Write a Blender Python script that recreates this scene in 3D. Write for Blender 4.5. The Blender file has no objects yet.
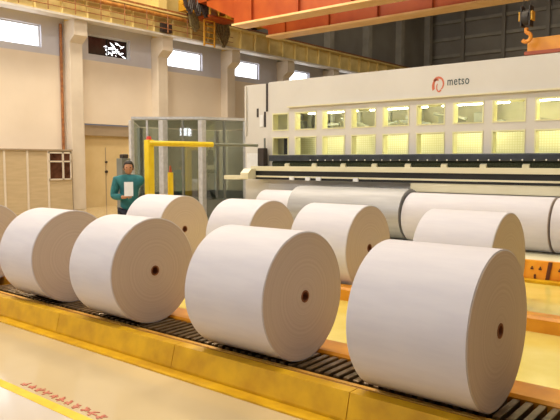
import bpy, bmesh, math, random
from mathutils import Vector, Matrix
random.seed(7)
S = bpy.context.scene
COL = S.collection
PI = math.pi
BASE = {}                                   # world position of every root / part origin

# ------------------------------------------------------------------ materials
def mat(name, c1, c2=None, rough=.5, metal=0, scale=4.0, bump=0, coat=0, detail=4, emit=None, es=0, stretch=None, spec=.5, lo=.35, hi=.65):
    m = bpy.data.materials.new(name); m.use_nodes = True
    nt = m.node_tree; N = nt.nodes; L = nt.links
    b = N['Principled BSDF']
    b.inputs['Roughness'].default_value = rough; b.inputs['Metallic'].default_value = metal
    b.inputs['Specular IOR Level'].default_value = spec
    b.inputs['Coat Weight'].default_value = coat; b.inputs['Coat Roughness'].default_value = .12
    tc = N.new('ShaderNodeTexCoord'); mp = N.new('ShaderNodeMapping')
    if stretch: mp.inputs['Scale'].default_value = stretch
    nz = N.new('ShaderNodeTexNoise'); nz.inputs['Scale'].default_value = scale; nz.inputs['Detail'].default_value = detail
    cr = N.new('ShaderNodeValToRGB'); e = cr.color_ramp.elements
    e[0].position = lo; e[1].position = hi
    e[0].color = (*c1, 1); e[1].color = (*(c2 or tuple(min(1, x*1.12) for x in c1)), 1)
    L.new(tc.outputs['Object'], mp.inputs[0]); L.new(mp.outputs[0], nz.inputs['Vector'])
    L.new(nz.outputs[0], cr.inputs[0]); L.new(cr.outputs[0], b.inputs['Base Color'])
    if bump:
        bp = N.new('ShaderNodeBump'); bp.inputs['Strength'].default_value = bump; bp.inputs['Distance'].default_value = .01
        L.new(nz.outputs[0], bp.inputs['Height']); L.new(bp.outputs[0], b.inputs['Normal'])
    if emit:
        b.inputs['Emission Color'].default_value = (*emit, 1); b.inputs['Emission Strength'].default_value = es
    return m
def glass(name, tint, g=.12, rough=.02):
    m = bpy.data.materials.new(name); m.use_nodes = True
    nt = m.node_tree; N = nt.nodes; L = nt.links
    N.remove(N['Principled BSDF'])
    t = N.new('ShaderNodeBsdfTransparent'); t.inputs[0].default_value = (*tint, 1)
    gl = N.new('ShaderNodeBsdfGlossy'); gl.inputs['Roughness'].default_value = rough
    mx = N.new('ShaderNodeMixShader')
    nz = N.new('ShaderNodeTexNoise'); nz.inputs['Scale'].default_value = 2
    mr = N.new('ShaderNodeMapRange'); mr.inputs['To Min'].default_value = g*.8; mr.inputs['To Max'].default_value = g*1.2
    L.new(nz.outputs[0], mr.inputs[0]); L.new(mr.outputs[0], mx.inputs[0])
    L.new(t.outputs[0], mx.inputs[1]); L.new(gl.outputs[0], mx.inputs[2]); L.new(mx.outputs[0], N['Material Output'].inputs[0])
    return m

M = {}
M['paper'] = mat('paper', (.61, .59, .655), (.65, .63, .685), rough=.62, scale=3, stretch=(1, 6, 6))
M['paper_end'] = mat('paper_end', (.56, .46, .40), (.61, .51, .45), rough=.75, scale=9)
def ring_mat():
    m = M['paper_end']; nt = m.node_tree; N = nt.nodes; L = nt.links
    # concentric layers of paper around the roll's own axis
    tc = N.new('ShaderNodeTexCoord'); sx = N.new('ShaderNodeSeparateXYZ'); cb = N.new('ShaderNodeCombineXYZ'); ln = N.new('ShaderNodeVectorMath'); ln.operation = 'LENGTH'
    L.new(tc.outputs['Object'], sx.inputs[0]); L.new(sx.outputs[1], cb.inputs[1]); L.new(sx.outputs[2], cb.inputs[2]); L.new(cb.outputs[0], ln.inputs[0])
    nz = N.new('ShaderNodeTexNoise'); nz.noise_dimensions = '1D'; nz.inputs['Scale'].default_value = 55
    L.new(ln.outputs['Value'], nz.inputs['W'])
    cr = [n for n in N if n.type == 'VALTORGB'][0]
    for l in list(cr.inputs[0].links): L.remove(l)
    L.new(nz.outputs[0], cr.inputs[0])
ring_mat()
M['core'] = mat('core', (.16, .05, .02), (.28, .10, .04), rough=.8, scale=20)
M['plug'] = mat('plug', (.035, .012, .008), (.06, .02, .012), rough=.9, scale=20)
M['floor'] = mat('floor', (.60, .47, .27), (.68, .55, .33), rough=.1, scale=.55, detail=5, coat=.25)
M['aisle'] = mat('aisle_paint', (.62, .56, .50), (.70, .64, .58), rough=.12, scale=.6, detail=5, coat=.25)
M['kerb_yellow'] = mat('kerb_yellow', (.58, .31, .004), (.76, .45, .006), rough=.42, scale=5, bump=.15, detail=8)
M['kerb_orange'] = mat('kerb_orange', (.62, .235, .010), (.76, .33, .018), rough=.4, scale=4, bump=.1, detail=8)
M['ruler_orange'] = mat('ruler_orange', (.85, .30, .02), (.9, .40, .03), rough=.45, scale=6)
M['deck'] = mat('deck', (.74, .60, .13), (.84, .72, .22), rough=.18, scale=1.5, detail=6, coat=.2)
M['lineyel'] = mat('line_yellow', (.85, .52, .01), (.9, .62, .03), rough=.3, scale=6)
M['red_paint'] = mat('red_paint', (.45, .09, .04), (.55, .15, .08), rough=.4, scale=30)
M['dark'] = mat('dark_steel', (.025, .018, .016), (.05, .035, .03), rough=.5, scale=6)
M['rust'] = mat('rust_brown', (.22, .07, .02), (.42, .17, .05), rough=.5, scale=9)
M['slat'] = mat('slat_steel', (.09, .06, .03), (.20, .13, .06), rough=.3, metal=.6, scale=10, bump=.05)
M['rail'] = mat('rail_yellow', (.62, .30, .04), (.75, .42, .08), rough=.35, scale=10)
M['wall_up'] = mat('wall_grey', (.52, .52, .60), (.60, .60, .67), rough=.8, scale=.7, detail=6)
M['wall_low'] = mat('wall_cream', (.78, .68, .56), (.84, .74, .62), rough=.8, scale=.6, detail=6)
M['wall_yel'] = mat('wall_upper_yellow', (.80, .62, .22), (.86, .70, .30), rough=.8, scale=.9)
M['wall_dark'] = mat('wall_dark', (.24, .22, .19), (.31, .29, .25), rough=.8, scale=.5, detail=6)
M['roof'] = mat('roof_sheet', (.15, .13, .10), (.20, .17, .13), rough=.8, scale=1)
M['girt'] = mat('girt', (.33, .31, .26), (.40, .37, .31), rough=.7, scale=2)
M['concrete'] = mat('column_paint', (.68, .60, .50), (.74, .66, .55), rough=.7, scale=2)
M['pipe'] = mat('pipe_rust_orange', (.34, .12, .02), (.55, .25, .05), rough=.5, scale=7)
M['runway'] = mat('runway_beam', (.66, .50, .18), (.78, .62, .26), rough=.6, scale=2)
M['flange'] = mat('beam_flange', (.62, .58, .52), (.7, .66, .6), rough=.6, scale=2)
M['crane'] = mat('crane_orange', (.34, .05, .008), (.44, .085, .012), rough=.42, scale=1.2)
M['crane_flange'] = mat('crane_flange', (.82, .52, .22), (.88, .60, .30), rough=.5, scale=2)
M['crane_yel'] = mat('crane_yellow', (.58, .28, .015), (.72, .40, .03), rough=.5, scale=5)
M['machine'] = mat('machine_cream', (.68, .65, .60), (.72, .69, .64), rough=.42, scale=1.5)
M['machine_in'] = mat('machine_inner', (.78, .76, .46), (.82, .80, .52), rough=.5, scale=3)
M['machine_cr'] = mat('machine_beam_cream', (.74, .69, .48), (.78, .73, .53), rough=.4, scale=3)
M['grey_in'] = mat('machine_grey', (.58, .56, .50), (.68, .66, .60), rough=.6, scale=3)
M['blue_bar'] = mat('bar_blue_black', (.018, .024, .035), (.04, .05, .065), rough=.32, scale=6)
M['brush'] = mat('brush_green_black', (.012, .018, .008), (.06, .07, .03), rough=.8, scale=60, detail=8)
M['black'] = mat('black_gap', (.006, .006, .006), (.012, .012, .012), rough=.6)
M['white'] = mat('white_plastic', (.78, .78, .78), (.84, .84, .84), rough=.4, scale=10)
M['drum'] = mat('drum_steel', (.36, .36, .38), (.44, .44, .46), rough=.5, metal=.35, scale=1, stretch=(1, 12, 12))
M['alu'] = mat('aluminium', (.55, .55, .57), (.66, .66, .68), rough=.35, metal=.3, scale=14)
M['glass'] = glass('booth_glass', (.80, .85, .83), .13)
M['tube'] = mat('tube_light', (.9, .9, .8), emit=(1, .95, .68), es=20.0)
M['day'] = mat('window_daylight', (.8, .8, .8), emit=(.93, .96, 1), es=4.0)
M['dayfront'] = mat('window_daylight_south', (.8, .8, .8), emit=(.90, .93, 1), es=7.0)  # glow of the unseen windows added behind the camera
M['frame'] = mat('window_frame', (.62, .64, .68), (.7, .72, .75), rough=.5)
M['gate'] = mat('gate_yellow', (.85, .60, .01), (.92, .68, .02), rough=.35, scale=8)
M['grey_arm'] = mat('grey_arm', (.20, .21, .16), (.26, .27, .21), rough=.4, metal=.2)
M['red'] = mat('red_cap', (.55, .03, .02), (.65, .05, .03), rough=.4)
M['skin'] = mat('skin', (.50, .24, .12), (.56, .28, .15), rough=.6, scale=20)
M['hair'] = mat('hair', (.012, .009, .008), (.025, .02, .016), rough=.6, scale=60)
M['teal'] = mat('teal_cloth', (.015, .13, .15), (.03, .19, .21), rough=.8, scale=12)
M['navy'] = mat('navy_cloth', (.015, .02, .04), (.03, .035, .06), rough=.85, scale=12)
M['shoe'] = mat('shoe', (.02, .018, .016), (.03, .03, .03), rough=.5)
M['cabin'] = mat('cabin_sheet', (.52, .41, .25), (.58, .46, .29), rough=.6, scale=1.5, stretch=(1, 1, 8))
M['dark_pane'] = mat('dark_pane', (.012, .012, .016), (.03, .03, .035), rough=.15, scale=3)
M['brown_pane'] = mat('brown_pane', (.05, .018, .01), (.12, .05, .03), rough=.2, scale=4)
M['cabinet'] = mat('cabinet_grey', (.16, .17, .15), (.2, .21, .19), rough=.5)
M['door'] = mat('door_cream', (.66, .50, .25), (.72, .56, .3), rough=.6, scale=1.5)
M['lintel'] = mat('lintel_brown', (.34, .26, .18), (.4, .31, .21), rough=.7, scale=2)
M['logo_red'] = mat('logo_red', (.62, .14, .06), (.7, .2, .1), rough=.4)
M['logo_dark'] = mat('logo_dark', (.03, .06, .06), (.04, .08, .08), rough=.4)
M['mark_dark'] = mat('mark_dark', (.09, .02, .01), (.13, .03, .015), rough=.5)
M['cable'] = mat('cable_loom', (.10, .075, .03), (.24, .18, .07), rough=.7, scale=14)
M['gear'] = mat('inner_gear_grey', (.30, .32, .33), (.44, .45, .45), rough=.4, scale=5)
M['hook'] = mat('hook_orange', (.75, .25, .02), (.85, .33, .03), rough=.4, scale=6)
M['hookblack'] = mat('hook_black', (.02, .015, .012), (.04, .03, .02), rough=.5)

# perforated sheet behind the machine's lower windows: a procedural dot grid
def perforate(m):
    nt = m.node_tree; N = nt.nodes; L = nt.links
    b = N['Principled BSDF']; src = b.inputs['Base Color'].links[0].from_socket
    tc = N.new('ShaderNodeTexCoord'); br = N.new('ShaderNodeTexBrick')
    br.offset = 0; br.inputs['Color1'].default_value = (1, 1, 1, 1); br.inputs['Color2'].default_value = (1, 1, 1, 1)
    br.inputs['Mortar'].default_value = (.85, .84, .68, 1); br.inputs['Scale'].default_value = 1
    br.inputs['Mortar Size'].default_value = .006; br.inputs['Brick Width'].default_value = .04; br.inputs['Row Height'].default_value = .04
    mp = N.new('ShaderNodeMapping'); mp.inputs['Rotation'].default_value = (PI/2, 0, 0)
    mx = N.new('ShaderNodeMix'); mx.data_type = 'RGBA'; mx.blend_type = 'MULTIPLY'; mx.inputs[0].default_value = 1
    L.new(tc.outputs['Object'], mp.inputs[0]); L.new(mp.outputs[0], br.inputs['Vector'])
    L.new(src, mx.inputs[6]); L.new(br.outputs[0], mx.inputs[7]); L.new(mx.outputs[2], b.inputs['Base Color'])
M['perf'] = mat('perforated_sheet', (.80, .79, .60), (.84, .83, .65), rough=.5, scale=3); perforate(M['perf'])

# ------------------------------------------------------------------ mesh builder
class MB:
    def __init__(s): s.bm = bmesh.new()
    def box(s, x0, x1, y0, y1, z0, z1, bev=0, mtx=None):
        r = bmesh.ops.create_cube(s.bm, size=1)
        vs = r['verts']
        for v in vs: v.co = Vector(((x0+x1)/2+v.co.x*(x1-x0), (y0+y1)/2+v.co.y*(y1-y0), (z0+z1)/2+v.co.z*(z1-z0)))
        if bev:
            es = list({e for v in vs for e in v.link_edges})
            rr = bmesh.ops.bevel(s.bm, geom=es, offset=bev, segments=2, affect='EDGES', profile=.6)
            vs = list({v for f in rr['faces'] for v in f.verts} | {v for v in vs if v.is_valid})
        if mtx:
            for v in vs: v.co = mtx @ v.co
        return s
    def tube(s, p0, p1, r0, r1=None, seg=16, cap=True):
        p0 = Vector(p0); p1 = Vector(p1); d = p1-p0
        q = d.to_track_quat('Z', 'Y').to_matrix().to_4x4()
        r = bmesh.ops.create_cone(s.bm, cap_ends=cap, segments=seg, radius1=r0, radius2=r0 if r1 is None else r1, depth=d.length)
        mt = Matrix.Translation((p0+p1)/2) @ q
        for v in r['verts']: v.co = mt @ v.co
        return s
    def path(s, pts, r, seg=10):
        for a, b in zip(pts, pts[1:]): s.tube(a, b, r, seg=seg)
        for p in pts[1:-1]: s.ball(p, r, 8)
        return s
    def ball(s, c, r, seg=16, sc=(1, 1, 1), mtx=None):
        q = bmesh.ops.create_uvsphere(s.bm, u_segments=seg, v_segments=max(6, seg*2//3), radius=1)
        for v in q['verts']:
            p = Vector((v.co.x*r*sc[0], v.co.y*r*sc[1], v.co.z*r*sc[2]))
            if mtx: p = mtx @ p
            v.co = p+Vector(c)
        return s
    def lathe_x(s, prof, cy, cz, seg=96):       # closed profile of (x, r) turned round the line y=cy, z=cz
        rings = []
        for k in range(seg):
            a = 2*PI*k/seg
            rings.append([s.bm.verts.new((x, cy+r*math.cos(a), cz+r*math.sin(a))) for x, r in prof])
        n = len(prof)
        for k in range(seg):
            A, B = rings[k], rings[(k+1) % seg]
            for i in range(n):
                j = (i+1) % n
                s.bm.faces.new((A[i], A[j], B[j], B[i]))
        return s
    def prism(s, poly, z0, z1):                 # polygon in xy, extruded in z
        a = [s.bm.verts.new((x, y, z0)) for x, y in poly]; b = [s.bm.verts.new((x, y, z1)) for x, y in poly]
        n = len(poly)
        s.bm.faces.new(a[::-1]); s.bm.faces.new(b)
        for i in range(n): s.bm.faces.new((a[i], a[(i+1) % n], b[(i+1) % n], b[i]))
        return s
    def prism_x(s, poly, x0, x1):               # polygon in yz, extruded in x
        a = [s.bm.verts.new((x0, y, z)) for y, z in poly]; b = [s.bm.verts.new((x1, y, z)) for y, z in poly]
        n = len(poly)
        s.bm.faces.new(a); s.bm.faces.new(b[::-1])
        for i in range(n): s.bm.faces.new((a[i], b[i], b[(i+1) % n], a[(i+1) % n]))
        return s
    def prism_y(s, poly, y0, y1):               # polygon in xz, extruded in y
        a = [s.bm.verts.new((x, y0, z)) for x, z in poly]; b = [s.bm.verts.new((x, y1, z)) for x, z in poly]
        n = len(poly)
        s.bm.faces.new(a); s.bm.faces.new(b[::-1])
        for i in range(n): s.bm.faces.new((a[i], b[i], b[(i+1) % n], a[(i+1) % n]))
        return s
    def build(s, name, m, parent=None, origin=None, smooth=False):
        bmesh.ops.recalc_face_normals(s.bm, faces=s.bm.faces[:])
        me = bpy.data.meshes.new(name)
        if origin is None:
            origin = BASE[parent.name] if parent else Vector((0, 0, 0))
        origin = Vector(origin)
        for v in s.bm.verts: v.co -= origin
        s.bm.to_mesh(me); s.bm.free()
        me.materials.append(m)
        if smooth:
            for p in me.polygons: p.use_smooth = True
            try: me.set_sharp_from_angle(angle=math.radians(35))
            except Exception: pass
        o = bpy.data.objects.new(name, me); COL.objects.link(o)
        if parent:
            o.parent = parent; o.location = origin-BASE[parent.name]
        else: o.location = origin
        BASE[o.name] = origin
        return o
def tag(o, label, cat, group=None):
    o['label'] = label; o['category'] = cat
    if group: o['group'] = group
    return o
def thing(name, loc, label, cat, group=None):
    o = bpy.data.objects.new(name, None); COL.objects.link(o); o.location = loc; o.empty_display_size = .2
    BASE[o.name] = Vector(loc)
    return tag(o, label, cat, group)
def struct(o): o['kind'] = 'structure'; return o
def B(*a, **k): return MB().box(*a, **k)
def dup(o, loc, label=None):
    c = o.copy(); COL.objects.link(c); c.location = loc; BASE[c.name] = Vector(loc)
    if label: c['label'] = label
    for ch in o.children:
        d = ch.copy(); COL.objects.link(d); d.parent = c
        for g in ch.children:
            e = g.copy(); COL.objects.link(e); e.parent = d
    return c

# ------------------------------------------------------------------ the hall
XL, XR, YF, YB, ZC = -20.0, 9.0, -9.0, 41.0, 14.5
struct(B(XL-.3, XR+.3, 2.325, YB+.3, -.2, 0).build('floor', M['floor']))
struct(B(XL-.3, XR+.3, YF-.3, 2.325, -.2, 0).build('floor', M['aisle']))
# left wall: cream below, grey-white band above with windows cut in it
WINY = [(9.85, 11.75), (13.57, 15.42), (17.25, 19.20), (20.95, 22.88), (24.95, 26.85), (28.75, 30.65), (32.6, 34.5), (36.4, 38.3)]
WZ0, WZ1 = 5.52, 6.26
DY0, DY1, DZ = 13.34, 15.45, 3.05
w = MB()
w.box(XL-.3, XL, YF, DY0, 0, 5.32); w.box(XL-.3, XL, DY1, YB, 0, 5.32); w.box(XL-.3, XL, DY0, DY1, DZ, 5.32)
struct(w.build('wall_left', M['wall_low']))
w = MB(); w.box(XL-.3, XL, YF, YB, 5.32, WZ0); w.box(XL-.3, XL, YF, YB, WZ1, 6.9)
ys = [YF]+[v for p in WINY for v in p]+[YB]
for a, b in zip(ys[0::2], ys[1::2]): w.box(XL-.3, XL, a, b, WZ0, WZ1)
struct(w.build('wall_left', M['wall_up']))
struct(B(XL-.3, XL, YF, 21.0, 6.9, ZC).build('wall_left', M['wall_yel']))
struct(B(XL-.3, XL, 21.0, YB, 6.9, ZC).build('wall_left', M['wall_dark']))
struct(B(XL-.3, XR+.3, YB, YB+.3, 0, ZC).build('wall_back', M['wall_dark']))
struct(B(XR, XR+.3, YF, YB, 0, ZC).build('wall_right', M['wall_dark']))
# wall behind the camera, its tall windows unseen and added for cool frontal light
FW = [(-19, -14.5), (-13, -8.5), (-7, -2.5)]
FZ0, FZ1 = 6.6, 12.4
w = MB(); w.box(XL-.3, .24, YF-.3, YF, 0, FZ0); w.box(1.02, XR+.3, YF-.3, YF, 0, FZ0); w.box(.24, 1.02, YF-.3, YF, 0, 3.0); w.box(XL-.3, XR+.3, YF-.3, YF, FZ1, ZC)
xs = [XL-.3]+[v for p in FW for v in p]+[.24]
for a, b in zip(xs[0::2], xs[1::2]): w.box(a, b, YF-.3, YF, FZ0, FZ1)
w.box(.24, XR+.3, YF-.3, YF, FZ0, FZ1); w.box(.24, 1.02, YF-.3, YF, 3.46, FZ0)
struct(w.build('wall_front', M['wall_dark']))
struct(B(XL-.3, XR+.3, YF-.3, YB+.3, ZC, ZC+.2).build('ceiling', M['roof']))
nwin = 0
for i, (a, b) in enumerate(WINY):
    nwin += 1
    f = MB(); t = .05
    f.box(XL-.22, XL-.1, a, b, WZ0, WZ0+t); f.box(XL-.22, XL-.1, a, b, WZ1-t, WZ1)
    f.box(XL-.22, XL-.1, a, a+t, WZ0+t, WZ1-t); f.box(XL-.22, XL-.1, b-t, b, WZ0+t, WZ1-t)
    fo = struct(f.build('window_%d' % nwin, M['frame']))
    B(XL-.2, XL-.16, a+t, b-t, WZ0+t, WZ1-t).build('pane', M['dark_pane'] if i == 1 else M['day'], fo)
    if i == 1:          # the dark window: white slivers scattered over part of its pane
        p = MB()
        for k in range(34):
            cy = 14.5+random.uniform(-.1, .75); cz = 5.87+random.uniform(-.26, .22); L = random.uniform(.04, .13); an = random.uniform(-.9, .9)
            d = Vector((0, math.cos(an), math.sin(an)))*L; n = Vector((0, -d.z, d.y))*.22
            c = Vector((XL-.155, cy, cz))
            vs = [p.bm.verts.new(c+q) for q in (-d, n, d, -n)]; p.bm.faces.new(vs)
        p.build('torn_gap', M['day'], fo)
        B(XL-.2, XL-.12, 14.48, 14.51, WZ0+t, WZ1-t).build('mullion', M['dark'], fo)
for (a, b) in FW+[(.24, 1.02)]:
    nwin += 1
    f = MB(); t = .08
    if b == 1.02: t = .03; FZ0, FZ1 = 3.0, 3.46  # unseen small window added for its bright reflection in the booth glass
    f.box(a, b, YF-.22, YF-.1, FZ0, FZ0+t); f.box(a, b, YF-.22, YF-.1, FZ1-t, FZ1)
    for k in range(4): x = a+(b-a-t)*k/3; f.box(x, x+t, YF-.22, YF-.1, FZ0+t, FZ1-t)
    fo = struct(f.build('window_%d' % nwin, M['frame']))
    B(a+t, b-t, YF-.21, YF-.17, FZ0+t, FZ1-t).build('pane', M['dayfront'], fo)

# recessed doorway in the left wall
d = B(XL-.28, XL-.2, DY0, DY1, 0, DZ-.42)
do = struct(d.build('door_1', M['door']))
B(XL-.27, XL-.06, DY0, DY1, DZ-.42, DZ-.04).build('shutter_box', M['lintel'], do)
B(XL-.2, XL-.185, 14.33, 14.36, 0, 2.2).build('seam', M['lintel'], do)
hh = MB(); hh.tube((XL-.2, 14.35, 1.3), (XL-.13, 14.35, 1.3), .05); hh.tube((XL-.2, 14.35, 1.66), (XL-.13, 14.35, 1.66), .04); hh.build('door_handle', M['dark'], do)

# columns with corbels
CY = [8.68+3.87*k for k in range(9)]
names = ['second window left', 'between the first bright window and the black window', 'right of the black window', 'behind the crane ladder', 'above the left end of the white machine', 'x', 'x', 'x', 'x']
lab = ['pale concrete column outside the left edge', 'pale concrete column with corbel just left of the black window',
       'cream concrete column with corbel between the black window and the bright one above the glass booth',
       'pale concrete column with corbel below the crane ladder', 'pale concrete column with corbel just above the left end of the white machine',
       'grey upper column first beyond the orange girders', 'grey upper column second beyond the orange girders', 'grey upper column third beyond the orange girders', 'grey upper column nearest the dark end wall']
for k, y in enumerate(CY):
    if k == 0: continue
    c = thing('concrete_column', (XL+.25, y+.3, 0), lab[k], 'column', 'columns along the left wall')
    B(XL+.001, XL+.42, y, y+.5, 0, 6.5, bev=.02).build('shaft', M['concrete'], c)
    MB().prism_y([(XL+.42, 5.75), (XL+.72, 5.98), (XL+.72, 6.5), (XL+.42, 6.5)], y-.01, y+.51).build('corbel', M['concrete'], c)
    B(XL+.001, XL+.4, y+.08, y+.5, 6.5, ZC-.01).build('upper_shaft', M['wall_yel'] if k < 4 else M['girt'], c)
for k, y in enumerate(CY):
    if k == 1:
        tag(MB().path([(XL+.08, y-.12, .0), (XL+.08, y-.12, 6.4)], .05).build('downpipe', M['rust']), 'rusty brown pipe running down the wall beside a concrete column', 'pipe')

# runway beam on the corbels
rb = thing('runway_beam', (XL+.65, 6, 6.5), 'long yellowish crane runway beam carried on the wall columns', 'beam')
B(XL+.62, XL+.68, 4, YB-.2, 6.56, 7.36).build('web', M['runway'], rb)
f = MB(); f.box(XL+.42, XL+.9, 4, YB-.2, 6.5, 6.57)
f.build('bottom_flange', M['flange'], rb)
B(XL+.42, XL+.9, 4, YB-.2, 7.36, 7.42).build('top_flange', M['runway'], rb)
for k in range(34):
    y = 7.2+k*.97
    B(XL+.68, XL+.8, y, y+.05, 6.57, 7.36).build('stiffener', M['runway'], rb)
B(XL+.6, XL+.72, 4, YB-.2, 7.42, 7.55).build('crane_rail', M['rust'], rb)
tag(MB().tube((XL+.93, 4, 7.22), (XL+.93, 17.9, 7.22), .075).build('conductor_pipe', M['pipe']), 'rust orange pipe running along the crane runway', 'pipe')
wk = thing('walkway_railing', (XL+1.05, 8, 6.6), 'thin wire railing strung along the yellowish runway beam', 'railing')
for z in (6.72, 6.92): MB().tube((XL+1.05, 5, z), (XL+1.05, 20.0, z), .015, seg=6).build('wire', M['rust'], wk)
for k in range(12):
    y = 8.4+k*1.0
    MB().tube((XL+1.05, y, 6.57), (XL+1.05, y, 7.3), .018, seg=6).build('post', M['rust'], wk)
bx = B(XL+.81, XL+.95, 16.2, 16.7, 6.62, 6.95, bev=.01).build('junction_box', M['dark']); tag(bx, 'small dark junction box on the runway above a column', 'box')

# end wall girts and posts, roof purlins
for k in range(8):
    z = 6.4+k*1.12
    tag(B(XL+.05, XR-.1, YB-.22, YB-.001, z, z+.2).build('wall_girt', M['girt']), 'grey steel girt across the dark end wall, %s from the roof' % ['eighth', 'seventh', 'sixth', 'fifth', 'fourth', 'third', 'second', 'first'][k], 'girt', 'girts across the end wall')
for k in range(10):
    x = XL+2.2+k*2.7
    tag(B(x, x+.22, YB-.4, YB-.221, 0, ZC-.01).build('wall_post', M['wall_dark']), 'thin dark upright post standing on the far end wall', 'post', 'posts on the end wall')
for k in range(9):
    y = 12+k*3.1
    tr = thing('roof_truss', (XL+14, y, 12.6), 'dark grey steel truss under the hall roof', 'truss', 'roof trusses')
    B(XL+.41, XR-.1, y-.08, y+.08, 12.7, 12.86).build('bottom_chord', M['girt'], tr)
    B(XL+.41, XR-.1, y-.08, y+.08, 14.2, 14.36).build('top_chord', M['girt'], tr)
    wb = MB()
    for j in range(18):
        x = XL+.6+j*1.55
        wb.tube((x, y, 12.82), (x+.77, y, 14.24), .05, seg=6); wb.tube((x+.77, y, 14.24), (x+1.55, y, 12.82), .05, seg=6)
    wb.build('web', M['girt'], tr)

# ------------------------------------------------------------------ overhead crane
GX1 = 6.0
cr = thing('overhead_crane', (XL+6, 18.5, 6.9), 'orange twin girder travelling crane high across the hall', 'crane')
gl = []
for nm, y, z0, x0 in (('near', 17.3, 6.62, -16.35), ('far', 20.0, 6.70, -17.0)):
    g = B(x0, GX1, y, y+.55, z0+.07, z0+1.5, bev=.01).build('girder', M['crane'], cr)
    B(x0, GX1, y-.12, y+.62, z0, z0+.07).build('flange', M['crane_flange'], g)
    for k in range(10): B(x0+.9+k*2.1, x0+.95+k*2.1, y-.1, y-.001, z0+.07, z0+1.5).build('stiffener', M['crane'], g)
    MB().prism_y([(x0, z0+.3), (x0, z0+1.5), (x0-1.4, z0+1.5), (x0-1.4, z0+.95)], y, y+.55).build('girder_end', M['crane'], g)
ec = B(XL+.42, XL+.95, 17.5, 22.2, 7.66, 8.1, bev=.02).build('end_carriage', M['crane_yel'], cr)
for y in (17.9, 21.8): MB().tube((XL+.6, y, 7.73), (XL+.72, y, 7.73), .18, seg=20).build('wheel', M['dark'], ec)
B(XL+.95, XL+4.9, 17.3, 17.85, 7.75, 8.15).build('carriage_arm', M['crane'], cr)
B(XL+.95, XL+3.9, 20.0, 20.55, 7.75, 8.15).build('carriage_arm', M['crane'], cr)
# service platform with its machinery above the crane ladder
pl = B(XL+.96, XL+1.9, 17.8, 19.3, 7.32, 7.40).build('service_platform', M['crane'], cr)
rl = MB()
for z in (7.75, 8.1, 8.5): rl.tube((XL+1.86, 17.83, z), (XL+1.86, 19.27, z), .035, seg=8)
for k in range(4): y = 17.85+k*.47; rl.tube((XL+1.86, y, 7.40), (XL+1.86, y, 8.5), .045, seg=8)
rl.build('guard_rail', M['crane_yel'], pl)
MB().box(XL+1.05, XL+1.6, 17.35, 17.79, 7.5, 8.05, bev=.03).tube((XL+1.35, 16.85, 7.8), (XL+1.35, 17.35, 7.8), .12, seg=20).build('drive_motor', M['crane_yel'], pl)
MB().box(XL+1.05, XL+1.6, 18.1, 18.6, 7.401, 8.0, bev=.03).tube((XL+1.35, 18.6, 7.75), (XL+1.35, 19.1, 7.75), .15, seg=20).build('drive_motor', M['pipe'], pl)
for q in range(3):
    hz = MB()
    for k in range(3):
        y = 16.55+.42*q+.08*k
        hz.path([(XL+1.7, y, 8.6), (XL+1.72, y+.04, 7.85-.1*k), (XL+1.75, y+.14, 7.5-.1*k), (XL+1.75, y+.27, 7.5-.08*k), (XL+1.72, y+.38, 7.9), (XL+1.7, y+.42, 8.6)], .05, seg=6)
    hz.build('cable_loop', M['dark'], pl)
for (ya, yb, zb) in ((17.35, 17.75, 6.75), (18.75, 19.5, 6.35)):
    cb = MB()
    for k in range(6):
        y = ya+(yb-ya)*k/5
        cb.path([(XL+1.2, y, 7.6), (XL+1.2, y+.1, 7.0), (XL+1.2, (ya+yb)/2+.06*k, zb+.1*abs(k-2.5))], .055, seg=6)
    cb.build('hanging_cable', M['cable'], cr)
ld = MB(); lx = XL+1.32
for y in (18.05, 18.62): ld.tube((lx, y, 6.3), (lx, y, 7.7), .04, seg=8)
for k in range(6): ld.tube((lx, 18.05, 6.4+k*.23), (lx, 18.62, 6.4+k*.23), .03, seg=8)
ld.build('ladder', M['crane_yel'], cr)

# hook block and orange hoist beam over the machine
hb = thing('hook_block', (-3.93, 11.72, 3.7), 'black and orange crane hook block hanging above the white machine', 'hook')
BASEH = Vector((-3.93, 11.78, -.04))
def hbx(m, *a, **k): return m.box(*[v+BASEH[i//2] if i < 4 else v for i, v in enumerate(a)], **k)
for sx in (-.09, .06): hbx(MB(), sx, sx+.03, -.1, .1, 4.1, 4.46, bev=.008).build('cheek_plate', M['hookblack'], hb)
for sx in (-.12, .09): hbx(MB(), sx, sx+.03, -.08, .08, 4.2, 4.36).build('stripe', M['crane_yel'], hb)
MB().tube(BASEH+Vector((-.055, 0, 4.3)), BASEH+Vector((.055, 0, 4.3)), .13, seg=24).build('sheave', M['hookblack'], hb)
hk = MB(); hk.tube(BASEH+Vector((0, 0, 4.12)), BASEH+Vector((0, 0, 4.03)), .035)
pts = [BASEH+Vector((0, 0, 4.03))]+[BASEH+Vector((.08*math.sin(t), 0, 3.955+.08*math.cos(t))) for t in [0.2+.35*i for i in range(12)]]
hk.path(pts, .036, seg=8); hk.build('hook', M['hook'], hb)
for sx in (-.06, .06): MB().tube(BASEH+Vector((sx, 0, 4.4)), BASEH+Vector((sx, 0, 14.499)), .008, seg=6).build('wire_rope', M['hookblack'], hb)
ob = thing('hoist_beam', (-1, 12.0, 3.7), 'short bright orange hoist beam just above the right end of the machine', 'beam')
B(-3.98, 3, 12.0, 12.5, 3.68, 3.93, bev=.01).build('web', M['kerb_orange'], ob)
B(-4.0, 3, 11.9, 12.6, 3.62, 3.68).build('flange', M['crane'], ob)
for x in (-1.2, 2.6): B(x, x+.3, 12.1, 12.4, .44, 3.62).build('leg', M['kerb_orange'], ob)

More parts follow.
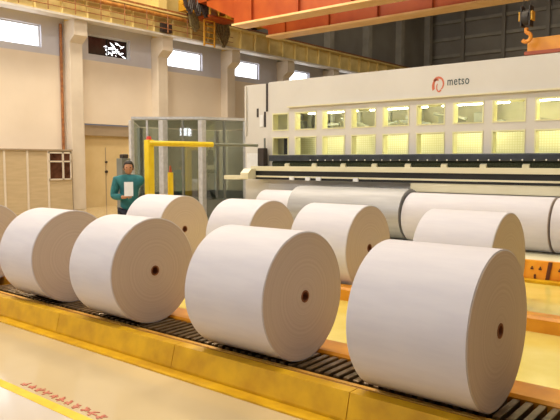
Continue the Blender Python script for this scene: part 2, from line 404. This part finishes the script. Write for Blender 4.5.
# ------------------------------------------------------------------ roll tracks
XA, XB = -11.0, 3.0
k1 = MB(); xs = [XA, -9.1, -7.35, -5.6, -3.9, -2.2, -.5, 1.2, XB]
for a, b in zip(xs, xs[1:]):
    k1.prism_x([(3.36, 0), (3.36, .03), (3.405, .2), (3.50, .2), (3.50, 0)], a+.003, b-.003)
tag(k1.build('kerb', M['kerb_yellow']), 'worn yellow kerb along the front of the nearest roll row', 'kerb')
tag(B(XA, XB, 3.24, 3.355, 0, .012).build('floor_strip', M['kerb_yellow']), 'thin yellow floor strip at the foot of the front kerb', 'strip')
cv = thing('slat_conveyor', (-4, 3.8, 0), 'dark slatted conveyor under the front row of rolls', 'conveyor')
B(XA, XB, 3.502, 4.075, 0, .06).build('bed', M['dark'], cv)
B(XA, XB, 3.515, 3.545, .061, .185).build('edge_angle', M['rust'], cv)
MB().tube((XA, 3.585, .11), (XB, 3.585, .11), .016, seg=8).build('pipe', M['rust'], cv)
B(XA, XB, 3.645, 3.685, .061, .15).build('guide_rail', M['rail'], cv)
for k in range(92):
    x = -7.6+k*.083
    B(x, x+.05, 3.70, 4.07, .061, .164, bev=.008).build('slat', M['slat'], cv)
tag(MB().prism_x([(4.08, 0), (4.08, .165), (4.10, .185), (4.36, .185), (4.36, 0)], XA, XB).build('kerb', M['kerb_orange']), 'low flat orange kerb strip behind the front row of rolls', 'kerb')
XD = -8.2; XP = -8.75
struct(B(XD, XB, 4.361, 5.85, 0, .15).build('floor', M['deck']))
k2 = MB(); k2.prism_x([(5.851, 0), (5.851, .27), (5.875, .295), (6.02, .295), (6.02, 0)], XD, XB)
tag(k2.build('kerb', M['kerb_orange']), 'orange kerb along the front of the second roll row', 'kerb')
struct(B(XD, XB, 6.021, 8.2, 0, .18).build('floor', M['deck']))
st = B(XD, XB, 8.05, 8.19, .18, .215).build('floor_strip', M['kerb_yellow']); tag(st, 'yellow strip at the foot of the marked orange riser', 'strip')
# marked riser in front of the machine platform
ru = thing('marked_riser', (-4, 8.2, .18), 'orange riser with dark dividers and marks before the machine platform', 'riser')
B(XP, XB, 8.201, 8.26, .0, .445).build('plate', M['ruler_orange'], ru)
for k in range(26):
    x = -8.0+.335*k-.09
    MB().prism_y([(x-.02, .185), (x+.025, .185), (x+.065, .44), (x+.02, .44)], 8.186, 8.2).build('divider', M['mark_dark'], ru)
mk = MB()
for k in range(26):
    x = -8.0+.335*k+.10; y0, y1 = 8.192, 8.2
    for dx in (-.055, .045): mk.box(x+dx, x+dx+.035, y0, y1, .33, .352); mk.box(x+dx+.012, x+dx+.026, y0, y1, .352, .372)
    mk.box(x-.012, x+.012, y0, y1, .2, .27); mk.box(x-.05, x+.05, y0, y1, .2, .214)
mk.build('stencil_mark', M['mark_dark'], ru)
struct(B(XP, XB, 8.261, 12.5, 0, .44).build('floor', M['machine_cr']))

# yellow line and worn red lettering painted on the near floor
tag(MB().prism([(-8, 2.285), (1, 2.285), (1, 2.365), (-8, 2.365)], .0005, .003).build('floor_line', M['lineyel']), 'yellow painted line on the glossy floor at lower left', 'line')
ORD = ['leftmost', 'second from the left', 'third from the left', 'fourth from the left', 'fifth from the left', 'middle', 'fifth from the right', 'fourth from the right', 'third from the right', 'second from the right', 'rightmost']
for k in range(11):
    x = -4.50+k*.098; rt = MB(); a0 = random.uniform(0, 1.5)
    for q in range(4):
        a = a0+q*PI/4+random.uniform(-.3, .3); cx = x+random.uniform(-.012, .012); cy = 2.43+random.uniform(-.012, .012); L = random.uniform(.025, .042)
        dx, dy = math.cos(a)*L, math.sin(a)*L; nx, ny = -math.sin(a)*.007, math.cos(a)*.007
        rt.prism([(cx-dx-nx, cy-dy-ny), (cx+dx-nx, cy+dy-ny), (cx+dx+nx, cy+dy+ny), (cx-dx+nx, cy-dy+ny)], .0005, .0025+.0003*q)
    tag(rt.build('painted_character', M['red_paint']), 'worn red painted floor character, %s of the row beside the yellow line' % ORD[k], 'lettering', 'red characters on the floor')

# ------------------------------------------------------------------ paper rolls
R = .5
def paper_roll(x0, x1, yc, zc, label, group, r=R, hole=.036):
    t = thing('paper_roll', (x1, yc, zc-r), label, 'paper roll', group)
    o = (x1, yc, zc); e = .008
    MB().lathe_x([(x0+.003, hole+.02), (x0, r-e), (x0+e, r), (x1-e, r), (x1-.004, r-e), (x1-.004, hole+.02)], yc, zc, 128).build('wrap', M['paper'], t, o, True)
    MB().lathe_x([(x1-.006, hole+.012), (x1-.006, r-e-.001), (x1-.0005, r-e-.002), (x1, r-.02), (x1, hole+.012)], yc, zc, 96).build('end_face', M['paper_end'], t, o, True)
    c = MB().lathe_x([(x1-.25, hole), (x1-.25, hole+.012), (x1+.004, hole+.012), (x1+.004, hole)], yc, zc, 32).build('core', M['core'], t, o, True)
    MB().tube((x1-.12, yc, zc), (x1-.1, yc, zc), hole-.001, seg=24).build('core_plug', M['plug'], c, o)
    return t
g1 = 'front row of paper rolls'; z1 = .165+R
paper_roll(-2.170, -1.373, 3.80, z1, 'large white paper roll nearest the camera at front right', g1)
paper_roll(-3.71, -2.895, 3.84, z1, 'large white paper roll second in the front row from the right', g1)
paper_roll(-5.35, -4.690, 3.86, z1, 'large white paper roll third in the front row from the right', g1)
paper_roll(-6.76, -6.08, 3.89, z1, 'shorter white paper roll fourth in the front row, near the left edge', g1)
paper_roll(-8.75, -8.0, 3.89, z1, 'paper roll cut by the left edge of the photo, farthest in the front row', g1)
g2 = 'second row of paper rolls'; z2 = .18+R
paper_roll(-3.085, -2.24, 6.40, z2, 'paper roll in the second row behind the nearest roll', g2)
paper_roll(-4.70, -3.88, 6.40, z2, 'paper roll in the second row seen between the two nearest rolls', g2)
paper_roll(-6.12, -5.36, 6.40, z2, 'paper roll in the second row behind the second front roll', g2)
paper_roll(-7.95, -7.13, 6.45, z2, 'paper roll in the second row farthest left, behind the third front roll', g2)

# ------------------------------------------------------------------ winding machine
PX0, PX1, PY, ZT = -8.05, 0.6, 9.5, 3.22
wm = thing('winding_machine', (-4, 10.0, .44), 'long cream winding machine with two rows of lit yellow windows', 'machine')
cells = [(-7.96, -7.56)]+[(-7.411+.6285*k, -7.411+.6285*k+.5) for k in range(12)]
R1, R0 = (2.275, 2.615), (1.80, 2.160)
fp = MB(); y0, y1 = PY, PY+.1
fp.box(PX0, PX1, y0, y1, R1[1], ZT); fp.box(PX0, PX1, y0, y1, R0[1], R1[0]); fp.box(PX0, PX1, y0, y1, .44, R0[0])
ex = [PX0]+[v for c in cells for v in c]+[PX1]
for a, b in zip(ex[0::2], ex[1::2]):
    fp.box(a, b, y0, y1, R1[0], R1[1]); fp.box(a, b, y0, y1, R0[0], R0[1])
fp.build('front_panel', M['machine'], wm)
B(PX0, PX1, PY+.1, 11.2, ZT-.06, ZT).build('roof_panel', M['machine'], wm)
B(PX0, PX0+.06, PY+.1, 11.2, .44, ZT-.06).build('side_panel', M['machine'], wm)
B(PX0+.06, PX1, 11.14, 11.2, .44, ZT-.06).build('back_panel', M['grey_in'], wm)
B(PX0+.06, PX1, PY+.1, 11.14, 2.20, 2.24).build('inner_shelf', M['machine_in'], wm)
B(PX0+.06, PX1, 10.05, 10.08, .5, 2.20).build('perforated_sheet', M['perf'], wm)
B(PX0+.06, PX1, PY+.1, 11.14, 2.66, 2.70).build('inner_ceiling', M['machine_in'], wm)
B(PX0+.06, PX1, 10.5, 10.54, 2.24, 2.66).build('inner_wall', M['grey_in'], wm)
# gear seen through the upper windows
gm = MB(); random.seed(3)
for i, (a, b) in enumerate(cells[:7]):
    gm.box(a+.05, a+.2, 10.2, 10.45, 2.24, 2.5, bev=.01); gm.tube((a+.3, 10.3, 2.24), (a+.3, 10.3, 2.62), .05)
    gm.tube((a+.02, 10.1, 2.3+.1*(i % 3)), (b+.1, 10.1, 2.33+.06*(i % 2)), .03)
B(-7.78, -7.60, 9.62, 9.8, 1.82, 2.19, bev=.01).build('inner_motor', M['black'], wm)
gm.build('inner_gear', M['gear'], wm)
for i, (a, b) in enumerate(cells):
    for (z0, z1) in (R1, R0):
        f = MB(); t = .022
        f.box(a, a+t, y0-.012, y1+.04, z0, z1); f.box(b-t, b, y0-.012, y1+.04, z0, z1)
        f.box(a+t, b-t, y0-.012, y1+.04, z1-t, z1); f.box(a+t, b-t, y0-.012, y1+.04, z0, z0+t)
        fo = f.build('window_frame', M['machine_in'], wm)
for i in range(6):
    x = -7.3+i*1.36
    MB().tube((x, 9.78, 2.60), (x+1.1, 9.78, 2.60), .018, seg=12).build('light_tube', M['tube'], wm)
    MB().tube((x, 9.74, 2.165), (x+1.1, 9.74, 2.165), .014, seg=12).build('light_tube', M['tube'], wm)
B(PX0+.5, PX1, PY-.07, PY-.001, 2.70, 2.725).build('hood_strip', M['machine_cr'], wm)  # cream ledge added to stand for a line of reflected glow
# bar with bolts, brush roller, brackets
br = B(-7.90, PX1, 9.30, 9.495, 1.695, 1.812, bev=.02).build('guard_bar', M['blue_bar'], wm)
for k in range(44):
    x = -6.9+k*.165
    MB().ball((x, 9.298, 1.715), .013, 8).build('bolt', M['white'], br)
MB().lathe_x([(-7.85, .01), (-7.85, .055), (PX1-.02, .055), (PX1-.02, .01)], 9.40, 1.645, 24).build('brush_roller', M['brush'], wm)
for i, (a, b) in enumerate(cells[1:]):
    MB().prism_x([(9.31, 1.60), (9.31, 1.635), (9.36, 1.67), (9.495, 1.67), (9.495, 1.60)], a-.1, a-.0).build('bracket', M['machine_cr'], wm)
B(-8.34, PX1, 9.28, 9.495, 1.51, 1.60, bev=.008).build('cross_beam', M['machine_cr'], wm)
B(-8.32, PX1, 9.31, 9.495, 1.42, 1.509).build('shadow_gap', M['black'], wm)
B(-8.32, PX1, 9.28, 9.32, 1.39, 1.419).build('lower_beam', M['machine_cr'], wm)
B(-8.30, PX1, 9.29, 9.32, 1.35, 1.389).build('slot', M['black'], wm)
for x in (-7.35, -6.98, -6.74, -5.95): B(x, x+.1, 9.25, 9.279, 1.345, 1.41).build('clamp', M['white'], wm)  # white blocks standing for light reflected on the drum
MB().lathe_x([(-6.93, .01), (-6.93, .40), (-4.75, .40), (-4.75, .01)], 9.06, .86, 64).build('steel_drum', M['drum'], wm, None, True)
B(-4.88, PX1, 9.30, 9.40, 1.21, 1.359).build('apron', M['machine_cr'], wm)
MB().prism_x([(9.05, 1.36), (9.05, 1.47), (9.15, 1.55), (9.275, 1.55), (9.275, 1.36)], -8.40, -8.2).build('end_bracket', M['machine_cr'], wm)
B(-8.85, -8.401, 9.05, 9.27, 1.34, 1.42, bev=.01).build('guard_plate', M['machine_cr'], wm)
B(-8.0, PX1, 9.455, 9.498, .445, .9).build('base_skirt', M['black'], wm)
# end tower
tw = B(-8.68, PX0-.003, PY, 10.4, .44, 3.2, bev=.01).build('end_tower', M['machine'], wm)
B(-8.66, -8.62, PY-.035, PY, 2.2, 3.18).build('edge_channel', M['machine'], tw)
B(-8.12, -8.075, PY-.012, PY, 2.66, 3.2).build('slot', M['dark'], tw)
B(-8.36, -8.32, PY-.012, PY, 2.56, 2.73).build('vent', M['dark'], tw)
B(-8.17, -8.13, PY-.012, PY, 2.36, 2.66).build('vent', M['dark'], tw)
B(-8.28, -8.18, PY-.02, PY, 2.37, 2.60, bev=.006).build('switch_box', M['white'], tw)
B(-8.62, -8.16, PY-.02, PY, 1.45, 1.85, bev=.006).build('door_panel', M['white'], tw)
cp = B(-8.19, -8.03, 9.31, 9.44, 1.601, 1.95, bev=.02).build('control_post', M['dark'], wm)
MB().tube((-8.06, 9.38, 1.95), (-8.06, 9.38, 2.14), .018).build('aerial', M['cabinet'], cp)

# lettering and emblem on the front panel
cu = bpy.data.curves.new('lettering', 'FONT'); cu.body = 'metso'; cu.size = .19; cu.extrude = .002; cu.space_character = 1.12
to = bpy.data.objects.new('lettering', cu); COL.objects.link(to)
dg = bpy.context.evaluated_depsgraph_get()
me = bpy.data.meshes.new_from_object(to.evaluated_get(dg)); bpy.data.objects.remove(to)
me.materials.append(M['logo_dark'])
lo = bpy.data.objects.new('lettering', me); COL.objects.link(lo); lo.parent = wm
lo.location = Vector((-4.375, PY-.004, 2.885))-BASE['winding_machine']; lo.rotation_euler = (PI/2, 0, 0); lo.scale = (.70, 1, 1)
em = MB(); cx, cz = -4.52, 2.92
def arc(cx, cz, rx, rz, a0, a1, w0, w1, n=14):
    pts = []
    for i in range(n+1):
        t = i/n; a = math.radians(a0+(a1-a0)*t); w = w0+(w1-w0)*t
        pts.append(((cx+(rx-w)*math.cos(a), cz+(rz-w)*math.sin(a)), (cx+(rx+w)*math.cos(a), cz+(rz+w)*math.sin(a))))
    for (a, b), (c, d_) in zip(pts, pts[1:]): em.prism_y([a, b, d_, c], PY-.006, PY-.001)
arc(cx, cz, .085, .10, 150, -60, .022, .008); arc(cx-.03, cz-.03, .06, .10, 60, 215, .012, .024); arc(cx+.01, cz-.05, .04, .07, 130, 320, .006, .014)
em.build('emblem', M['logo_red'], wm)

# paper logs in the machine
g3 = 'wound rolls inside the machine'
paper_roll(-7.75, -6.95, 9.06, .445+.36, 'white wound roll at the left end of the machine front, behind the second row', g3, r=.36)
paper_roll(-4.72, -2.55, 9.07, .445+.38, 'long white wound roll in the machine front right of the grey drum', g3, r=.38)
paper_roll(-2.52, -.2, 9.07, .445+.38, 'white roll in the machine cut by the right edge of the photo', g3, r=.38)

# ------------------------------------------------------------------ glass booth
bt = thing('glass_booth', (-10.4, 10.0, 0), 'grey glass walled control booth with aluminium posts left of the machine', 'booth')
P = [(-10.55, 8.10), (-10.02, 8.53), (-9.45, 9.08), (-8.98, 10.05)]
P = [(-10.66, 8.21), (-10.16, 8.63), (-9.54, 9.13), (-9.19, 10.06)]
BACK = [(-9.6, 12.6), (-12.6, 12.6), (-12.9, 10.2)]
poly = P+BACK; ZB = 2.53
MB().prism([(x, y) for x, y in poly], ZB+.02, ZB+.075).build('roof', M['alu'], bt)
MB().prism([(x, y) for x, y in poly], 0.001, .05).build('base', M['cabinet'], bt)
for i, (x, y) in enumerate(P):
    wv = (.04, .07, .06, .04)[i]
    B(x-wv, x+wv, y-wv, y+wv, .05, ZB, bev=.01).build('post', M['alu'], bt)
for i, (x, y) in enumerate(BACK): B(x-.05, x+.05, y-.05, y+.05, .05, ZB).build('post', M['alu'], bt)
loop = poly+[poly[0]]
for i, ((ax, ay), (bx_, by)) in enumerate(zip(loop, loop[1:])):
    d = Vector((bx_-ax, by-ay, 0)); L = d.length; d.normalize(); n = Vector((-d.y, d.x, 0))
    mt = Matrix(((d.x, n.x, 0, ax), (d.y, n.y, 0, ay), (0, 0, 1, 0), (0, 0, 0, 1)))
    MB().box(.06, L-.06, -.006, .006, .9, ZB-.002, mtx=mt).build('glass_pane', M['glass'], bt)
    MB().box(.06, L-.06, -.02, .02, .05, .9, mtx=mt).build('sill_panel', M['cabinet'], bt)
    if i in (0, 1, 2, 3):
        m = MB(); m.box(L/2-.02, L/2+.02, -.025, .025, .9, ZB, mtx=mt)
        m.build('mullion', M['alu'] if i == 0 else M['cabinet'], bt)
dk = thing('control_desk', (-11.2, 10.6, .05), 'dim grey desk standing inside the glass booth', 'desk')
B(-11.9, -10.4, 10.3, 11.0, .75, .8).build('desk_top', M['cabinet'], dk)
for x in (-11.85, -10.5): B(x, x+.06, 10.35, 10.95, .051, .75).build('leg', M['cabinet'], dk)

# ------------------------------------------------------------------ yellow gate, bollard
gt = thing('barrier_gate', (-8.62, 7.02, 0), 'yellow barrier with post and long arm before the glass booth', 'barrier')
B(-8.70, -8.575, 6.96, 7.08, 0, 2.06, bev=.012).build('post', M['gate'], gt)
MB().tube((-8.64, 7.02, 2.06), (-8.64, 7.02, 2.12), .05, .035).build('cap', M['red'], gt)
MB().tube((-8.6, 6.98, 2.0), (-8.37, 8.27, 2.0), .047).build('arm', M['gate'], gt)
MB().tube((-8.37, 8.27, 2.0), (-8.15, 9.27, 2.0), .028).build('arm_extension', M['grey_arm'], gt)
bo = thing('bollard', (-8.56, 7.42, 0), 'short yellow bollard just right of the barrier post', 'bollard')
MB().tube((-8.56, 7.42, 0), (-8.56, 7.42, 1.5), .05).build('body', M['gate'], bo)
MB().tube((-8.56, 7.42, 1.5), (-8.56, 7.42, 1.62), .03, .012).build('tip', M['crane'], bo)

# ------------------------------------------------------------------ site cabin and cabinet by the left wall
sc = thing('site_cabin', (XL+.6, 10.6, 0), 'low beige panelled cabin against the left wall', 'cabin')
cx0, cx1 = XL+.01, XL+.7
B(cx0, cx1, 7.4, 12.34, 0, 2.04).build('body', M['cabin'], sc)
for y in (9.95, 10.72, 11.45): B(cx1, cx1+.03, y-.03, y+.03, 0, 2.04).build('seam_strip', M['concrete'], sc)
B(cx0, cx1+.05, 7.35, 12.35, 2.04, 2.09).build('roof_edge', M['lintel'], sc)
wf = MB(); a, b, z0, z1_ = 11.46, 12.30, 1.06, 2.0
wf.box(cx1, cx1+.04, a, b, z0, z0+.05); wf.box(cx1, cx1+.04, a, b, z1_-.05, z1_); wf.box(cx1, cx1+.04, a, a+.04, z0, z1_); wf.box(cx1, cx1+.04, b-.04, b, z0, z1_)
wf.box(cx1, cx1+.04, a+.5, a+.56, z0, z1_); wf.box(cx1, cx1+.04, a, b, 1.66, 1.71)
wfo = wf.build('window_frame', M['concrete'], sc)
B(cx1, cx1+.012, a+.04, b-.04, z0+.05, z1_-.05).build('pane', M['brown_pane'], wfo)
ca = thing('electrical_cabinet', (-9.99, 7.5, 0), 'dark grey electrical cabinet behind the man in teal', 'cabinet')
B(-10.08, -9.90, 7.40, 7.60, 0, 1.75, bev=.01).build('body', M['cabinet'], ca)
B(-10.04, -9.92, 7.44, 7.57, 1.75, 1.83, bev=.02).build('top_unit', M['dark'], ca)

# ------------------------------------------------------------------ man in teal
def skin_mesh(verts, edges, radii, sub=2, root=0):
    me = bpy.data.meshes.new('t'); me.from_pydata([Vector(v) for v in verts], edges, []); 
    o = bpy.data.objects.new('t', me); COL.objects.link(o)
    sk = o.modifiers.new('s', 'SKIN'); sk.use_smooth_shade = True
    for i, r in enumerate(radii):
        d = me.skin_vertices[0].data[i]; d.radius = (r, r) if not isinstance(r, tuple) else r; d.use_root = (i == root)
    if sub: sd = o.modifiers.new('d', 'SUBSURF'); sd.levels = sub; sd.render_levels = sub
    dg = bpy.context.evaluated_depsgraph_get(); dg.update()
    r = bpy.data.meshes.new_from_object(o.evaluated_get(dg))
    bpy.data.objects.remove(o); return r
def from_meshes(name, meshes, m, parent, loc_rot, extra=None):
    bm = bmesh.new()
    for q in meshes: bm.from_mesh(q)
    if extra: extra(bm)
    me = bpy.data.meshes.new(name); bm.to_mesh(me); bm.free(); me.materials.append(m)
    for p in me.polygons: p.use_smooth = True
    o = bpy.data.objects.new(name, me); COL.objects.link(o)
    if parent: o.parent = parent
    else: o.matrix_world = loc_rot
    BASE[o.name] = Vector(loc_rot.translation) if loc_rot else BASE[parent.name]
    return o
# local frame: +x = the figure's left, -y = forward, metres
MANLOC = Vector((-8.53, 6.50, 0)); ANG = math.radians(53)   # facing the camera
MM = Matrix.Translation(MANLOC) @ Matrix.Rotation(ANG, 4, 'Z')
post_local = MM.inverted() @ Vector((-8.71, 6.97, 1.40))
hand = Vector((post_local.x-.05, post_local.y-.02, post_local.z))
sh = Vector((.185, 0, 1.385)); elb = sh.lerp(hand, .52)+Vector((0, .02, -.03)); wr = hand+(elb-hand).normalized()*.09
shR = Vector((-.185, 0, 1.385)); elR = Vector((-.25, -.03, 1.12)); wrR = Vector((-.08, -.25, 1.12)); haR = Vector((-.02, -.31, 1.14))
bv = [(0, 0, .95), (0, 0, 1.12), (0, -.01, 1.30), (0, .0, 1.42), (0, -.005, 1.50),
      sh, elb, wr, hand, shR, elR, wrR, haR,
      (.095, 0, .88), (.10, -.02, .50), (.10, .02, .09), (.10, -.12, .045),
      (-.095, 0, .88), (-.10, -.02, .50), (-.10, .02, .09), (-.10, -.12, .045)]
be = [(0, 1), (1, 2), (2, 3), (3, 4), (3, 5), (5, 6), (6, 7), (7, 8), (3, 9), (9, 10), (10, 11), (11, 12), (0, 13), (13, 14), (14, 15), (15, 16), (0, 17), (17, 18), (18, 19), (19, 20)]
br_ = [.085, .085, .09, .05, .052, .05, .042, .028, .03, .05, .042, .028, .03, .075, .055, .04, .04, .085, .055, .04, .04]
def head(bm):
    r = bmesh.ops.create_uvsphere(bm, u_segments=24, v_segments=18, radius=1)
    for v in r['verts']:
        x, y, z = v.co
        jaw = 1-.22*max(0, -z); 
        v.co = Vector((x*.075*jaw, y*.092*(1-.1*max(0, -z)) - .012, z*.115+1.585))
    for c, rr, sc_ in (((0, -.108, 1.575), .017, (.8, 1, 1.4)), ((.078, 0, 1.58), .03, (.35, .7, 1.1)), ((-.078, 0, 1.58), .03, (.35, .7, 1.1)), ((0, -.092, 1.535), .02, (1.2, .5, .4))):
        q = bmesh.ops.create_uvsphere(bm, u_segments=10, v_segments=8, radius=rr)
        for v in q['verts']: v.co = Vector((v.co.x*sc_[0]+c[0], v.co.y*sc_[1]+c[1], v.co.z*sc_[2]+c[2]))
def fingers(hc, d, up):
    d = d.normalized(); s = d.cross(up).normalized(); out = []
    for k, (off, L) in enumerate(((-.03, .062), (-.01, .075), (.01, .07), (.03, .055))):
        a = hc+s*off; out.append(skin_mesh([a, a+d*L*.55-up*.008, a+d*L*.85-up*.03, a+d*L*.8-up*.05], [(0, 1), (1, 2), (2, 3)], [.01, .009, .009, .007], 1))
    a = hc-d*.03+s*-.025; out.append(skin_mesh([a, a-s*.03+d*.02-up*.01, a-s*.035+d*.045-up*.025], [(0, 1), (1, 2)], [.012, .011, .008], 1))
    return out
ms = [skin_mesh(bv, be, br_)]+fingers(hand+(hand-wr).normalized()*.015, hand-wr, Vector((0, .6, .6)).normalized())+fingers(haR, haR-wrR, Vector((0, -.3, .95)).normalized())
man = from_meshes('person', ms, M['skin'], None, MM, head)
tag(man, 'person in a teal work jacket standing beside the yellow barrier post', 'person')
jv = [(0, 0, .86), (0, 0, 1.0), (0, -.01, 1.28), (0, 0, 1.42), (0, .005, 1.485), sh, elb, wr.lerp(elb, .1), shR, elR, wrR.lerp(elR, .1)]
je = [(0, 1), (1, 2), (2, 3), (3, 4), (3, 5), (5, 6), (6, 7), (3, 8), (8, 9), (9, 10)]
from_meshes('cuff', [skin_mesh([wr.lerp(elb, .05), wr.lerp(elb, .8)], [(0, 1)], [.056, .07], 1)], M['navy'], man, None)
from_meshes('jacket', [skin_mesh(jv, je, [(.16, .135), (.15, .13), (.175, .14), (.12, .115), (.078, .078), .092, .066, .05, .092, .066, .05])], M['teal'], man, None)
tv = [(0, 0, .93), (.095, 0, .84), (.10, -.02, .50), (.10, .02, .1), (-.095, 0, .84), (-.10, -.02, .50), (-.10, .02, .1)]
from_meshes('trousers', [skin_mesh(tv, [(0, 1), (1, 2), (2, 3), (0, 4), (4, 5), (5, 6)], [.135, .10, .072, .062, .10, .072, .062])], M['navy'], man, None)
def hairf(bm):
    q = bmesh.ops.create_uvsphere(bm, u_segments=24, v_segments=18, radius=1)
    for v in q['verts']:
        x, y, z = v.co
        p = Vector((x*.088, y*.106-.003, z*.122+1.596))
        if y < -.25 and z < .5: p.y = max(p.y, -.055)
        if z < -.1: p.z = max(p.z, 1.55); p.x *= .93
        v.co = p
from_meshes('hair', [], M['hair'], man, None, hairf)
def shoes(bm):
    for s in (-.1, .1):
        q = bmesh.ops.create_uvsphere(bm, u_segments=16, v_segments=10, radius=1)
        for v in q['verts']: v.co = Vector((v.co.x*.05+s, v.co.y*.135-.05, max(v.co.z*.085+.03, .002)))
from_meshes('shoe', [], M['shoe'], man, None, shoes)
for sx in (-.028, .028):
    q = MB().ball((sx, -.094, 1.593), .011, 8, (1.3, .7, .8)); bmq = q.bm
    me = bpy.data.meshes.new('eye'); bmq.to_mesh(me); bmq.free(); me.materials.append(M['hair'])
    eo = bpy.data.objects.new('eye', me); COL.objects.link(eo); eo.parent = man
pa = MB(); pa.box(-.075, .065, -.006, .006, -.10, .13)
po = pa.build('paper_sheet', M['white']); po.matrix_world = MM @ Matrix.Translation((-.0, -.335, 1.24)) @ Matrix.Rotation(-.25, 4, 'X')
tag(po, 'white paper sheet held by the person in teal', 'paper')

# ------------------------------------------------------------------ light
def area(name, loc, rot, size, power, col, sy=None):
    l = bpy.data.lights.new(name, 'AREA'); l.energy = power; l.color = col; l.size = size
    if sy: l.shape = 'RECTANGLE'; l.size_y = sy
    o = bpy.data.objects.new(name, l); COL.objects.link(o); o.location = loc; o.rotation_euler = rot
    return o
for x in (-16, -10, -4):
    for y in (2, 11): area('bay_lamp', (x, y, 12.3), (0, 0, 0), 1.4, 560, (1, .87, .68))
for y in (9, 15): area('wall_lamp', (-16.8, y, 12.0), (0, math.radians(-25), 0), 1.2, 420, (1, .86, .64))
area('bay_lamp', (3.5, 4, 12.3), (0, 0, 0), 1.4, 400, (1, .87, .68))  # extra lamp added to brighten the right end faces of the rolls
area('bay_lamp', (-8, 30, 12.3), (0, 0, 0), 1.4, 500, (1, .9, .75))
w = bpy.data.worlds.new('World'); S.world = w; w.use_nodes = True
w.node_tree.nodes['Background'].inputs[0].default_value = (.7, .8, 1, 1); w.node_tree.nodes['Background'].inputs[1].default_value = .3

# ------------------------------------------------------------------ camera
cd = bpy.data.cameras.new('Camera'); cam = bpy.data.objects.new('Camera', cd); COL.objects.link(cam); S.camera = cam
cd.sensor_fit = 'HORIZONTAL'; cd.sensor_width = 36; cd.lens = 36*635/560; cd.clip_end = 200
pitch = math.atan(49/635); yaw = math.radians(39.3)
cam.location = (0, 0, 1.7); cam.rotation_euler = (PI/2-pitch, 0, yaw)
S.view_settings.view_transform = 'Standard'; S.view_settings.look = 'None'; S.view_settings.gamma = 1; S.view_settings.use_curve_mapping = False
S.view_settings.exposure = -.27
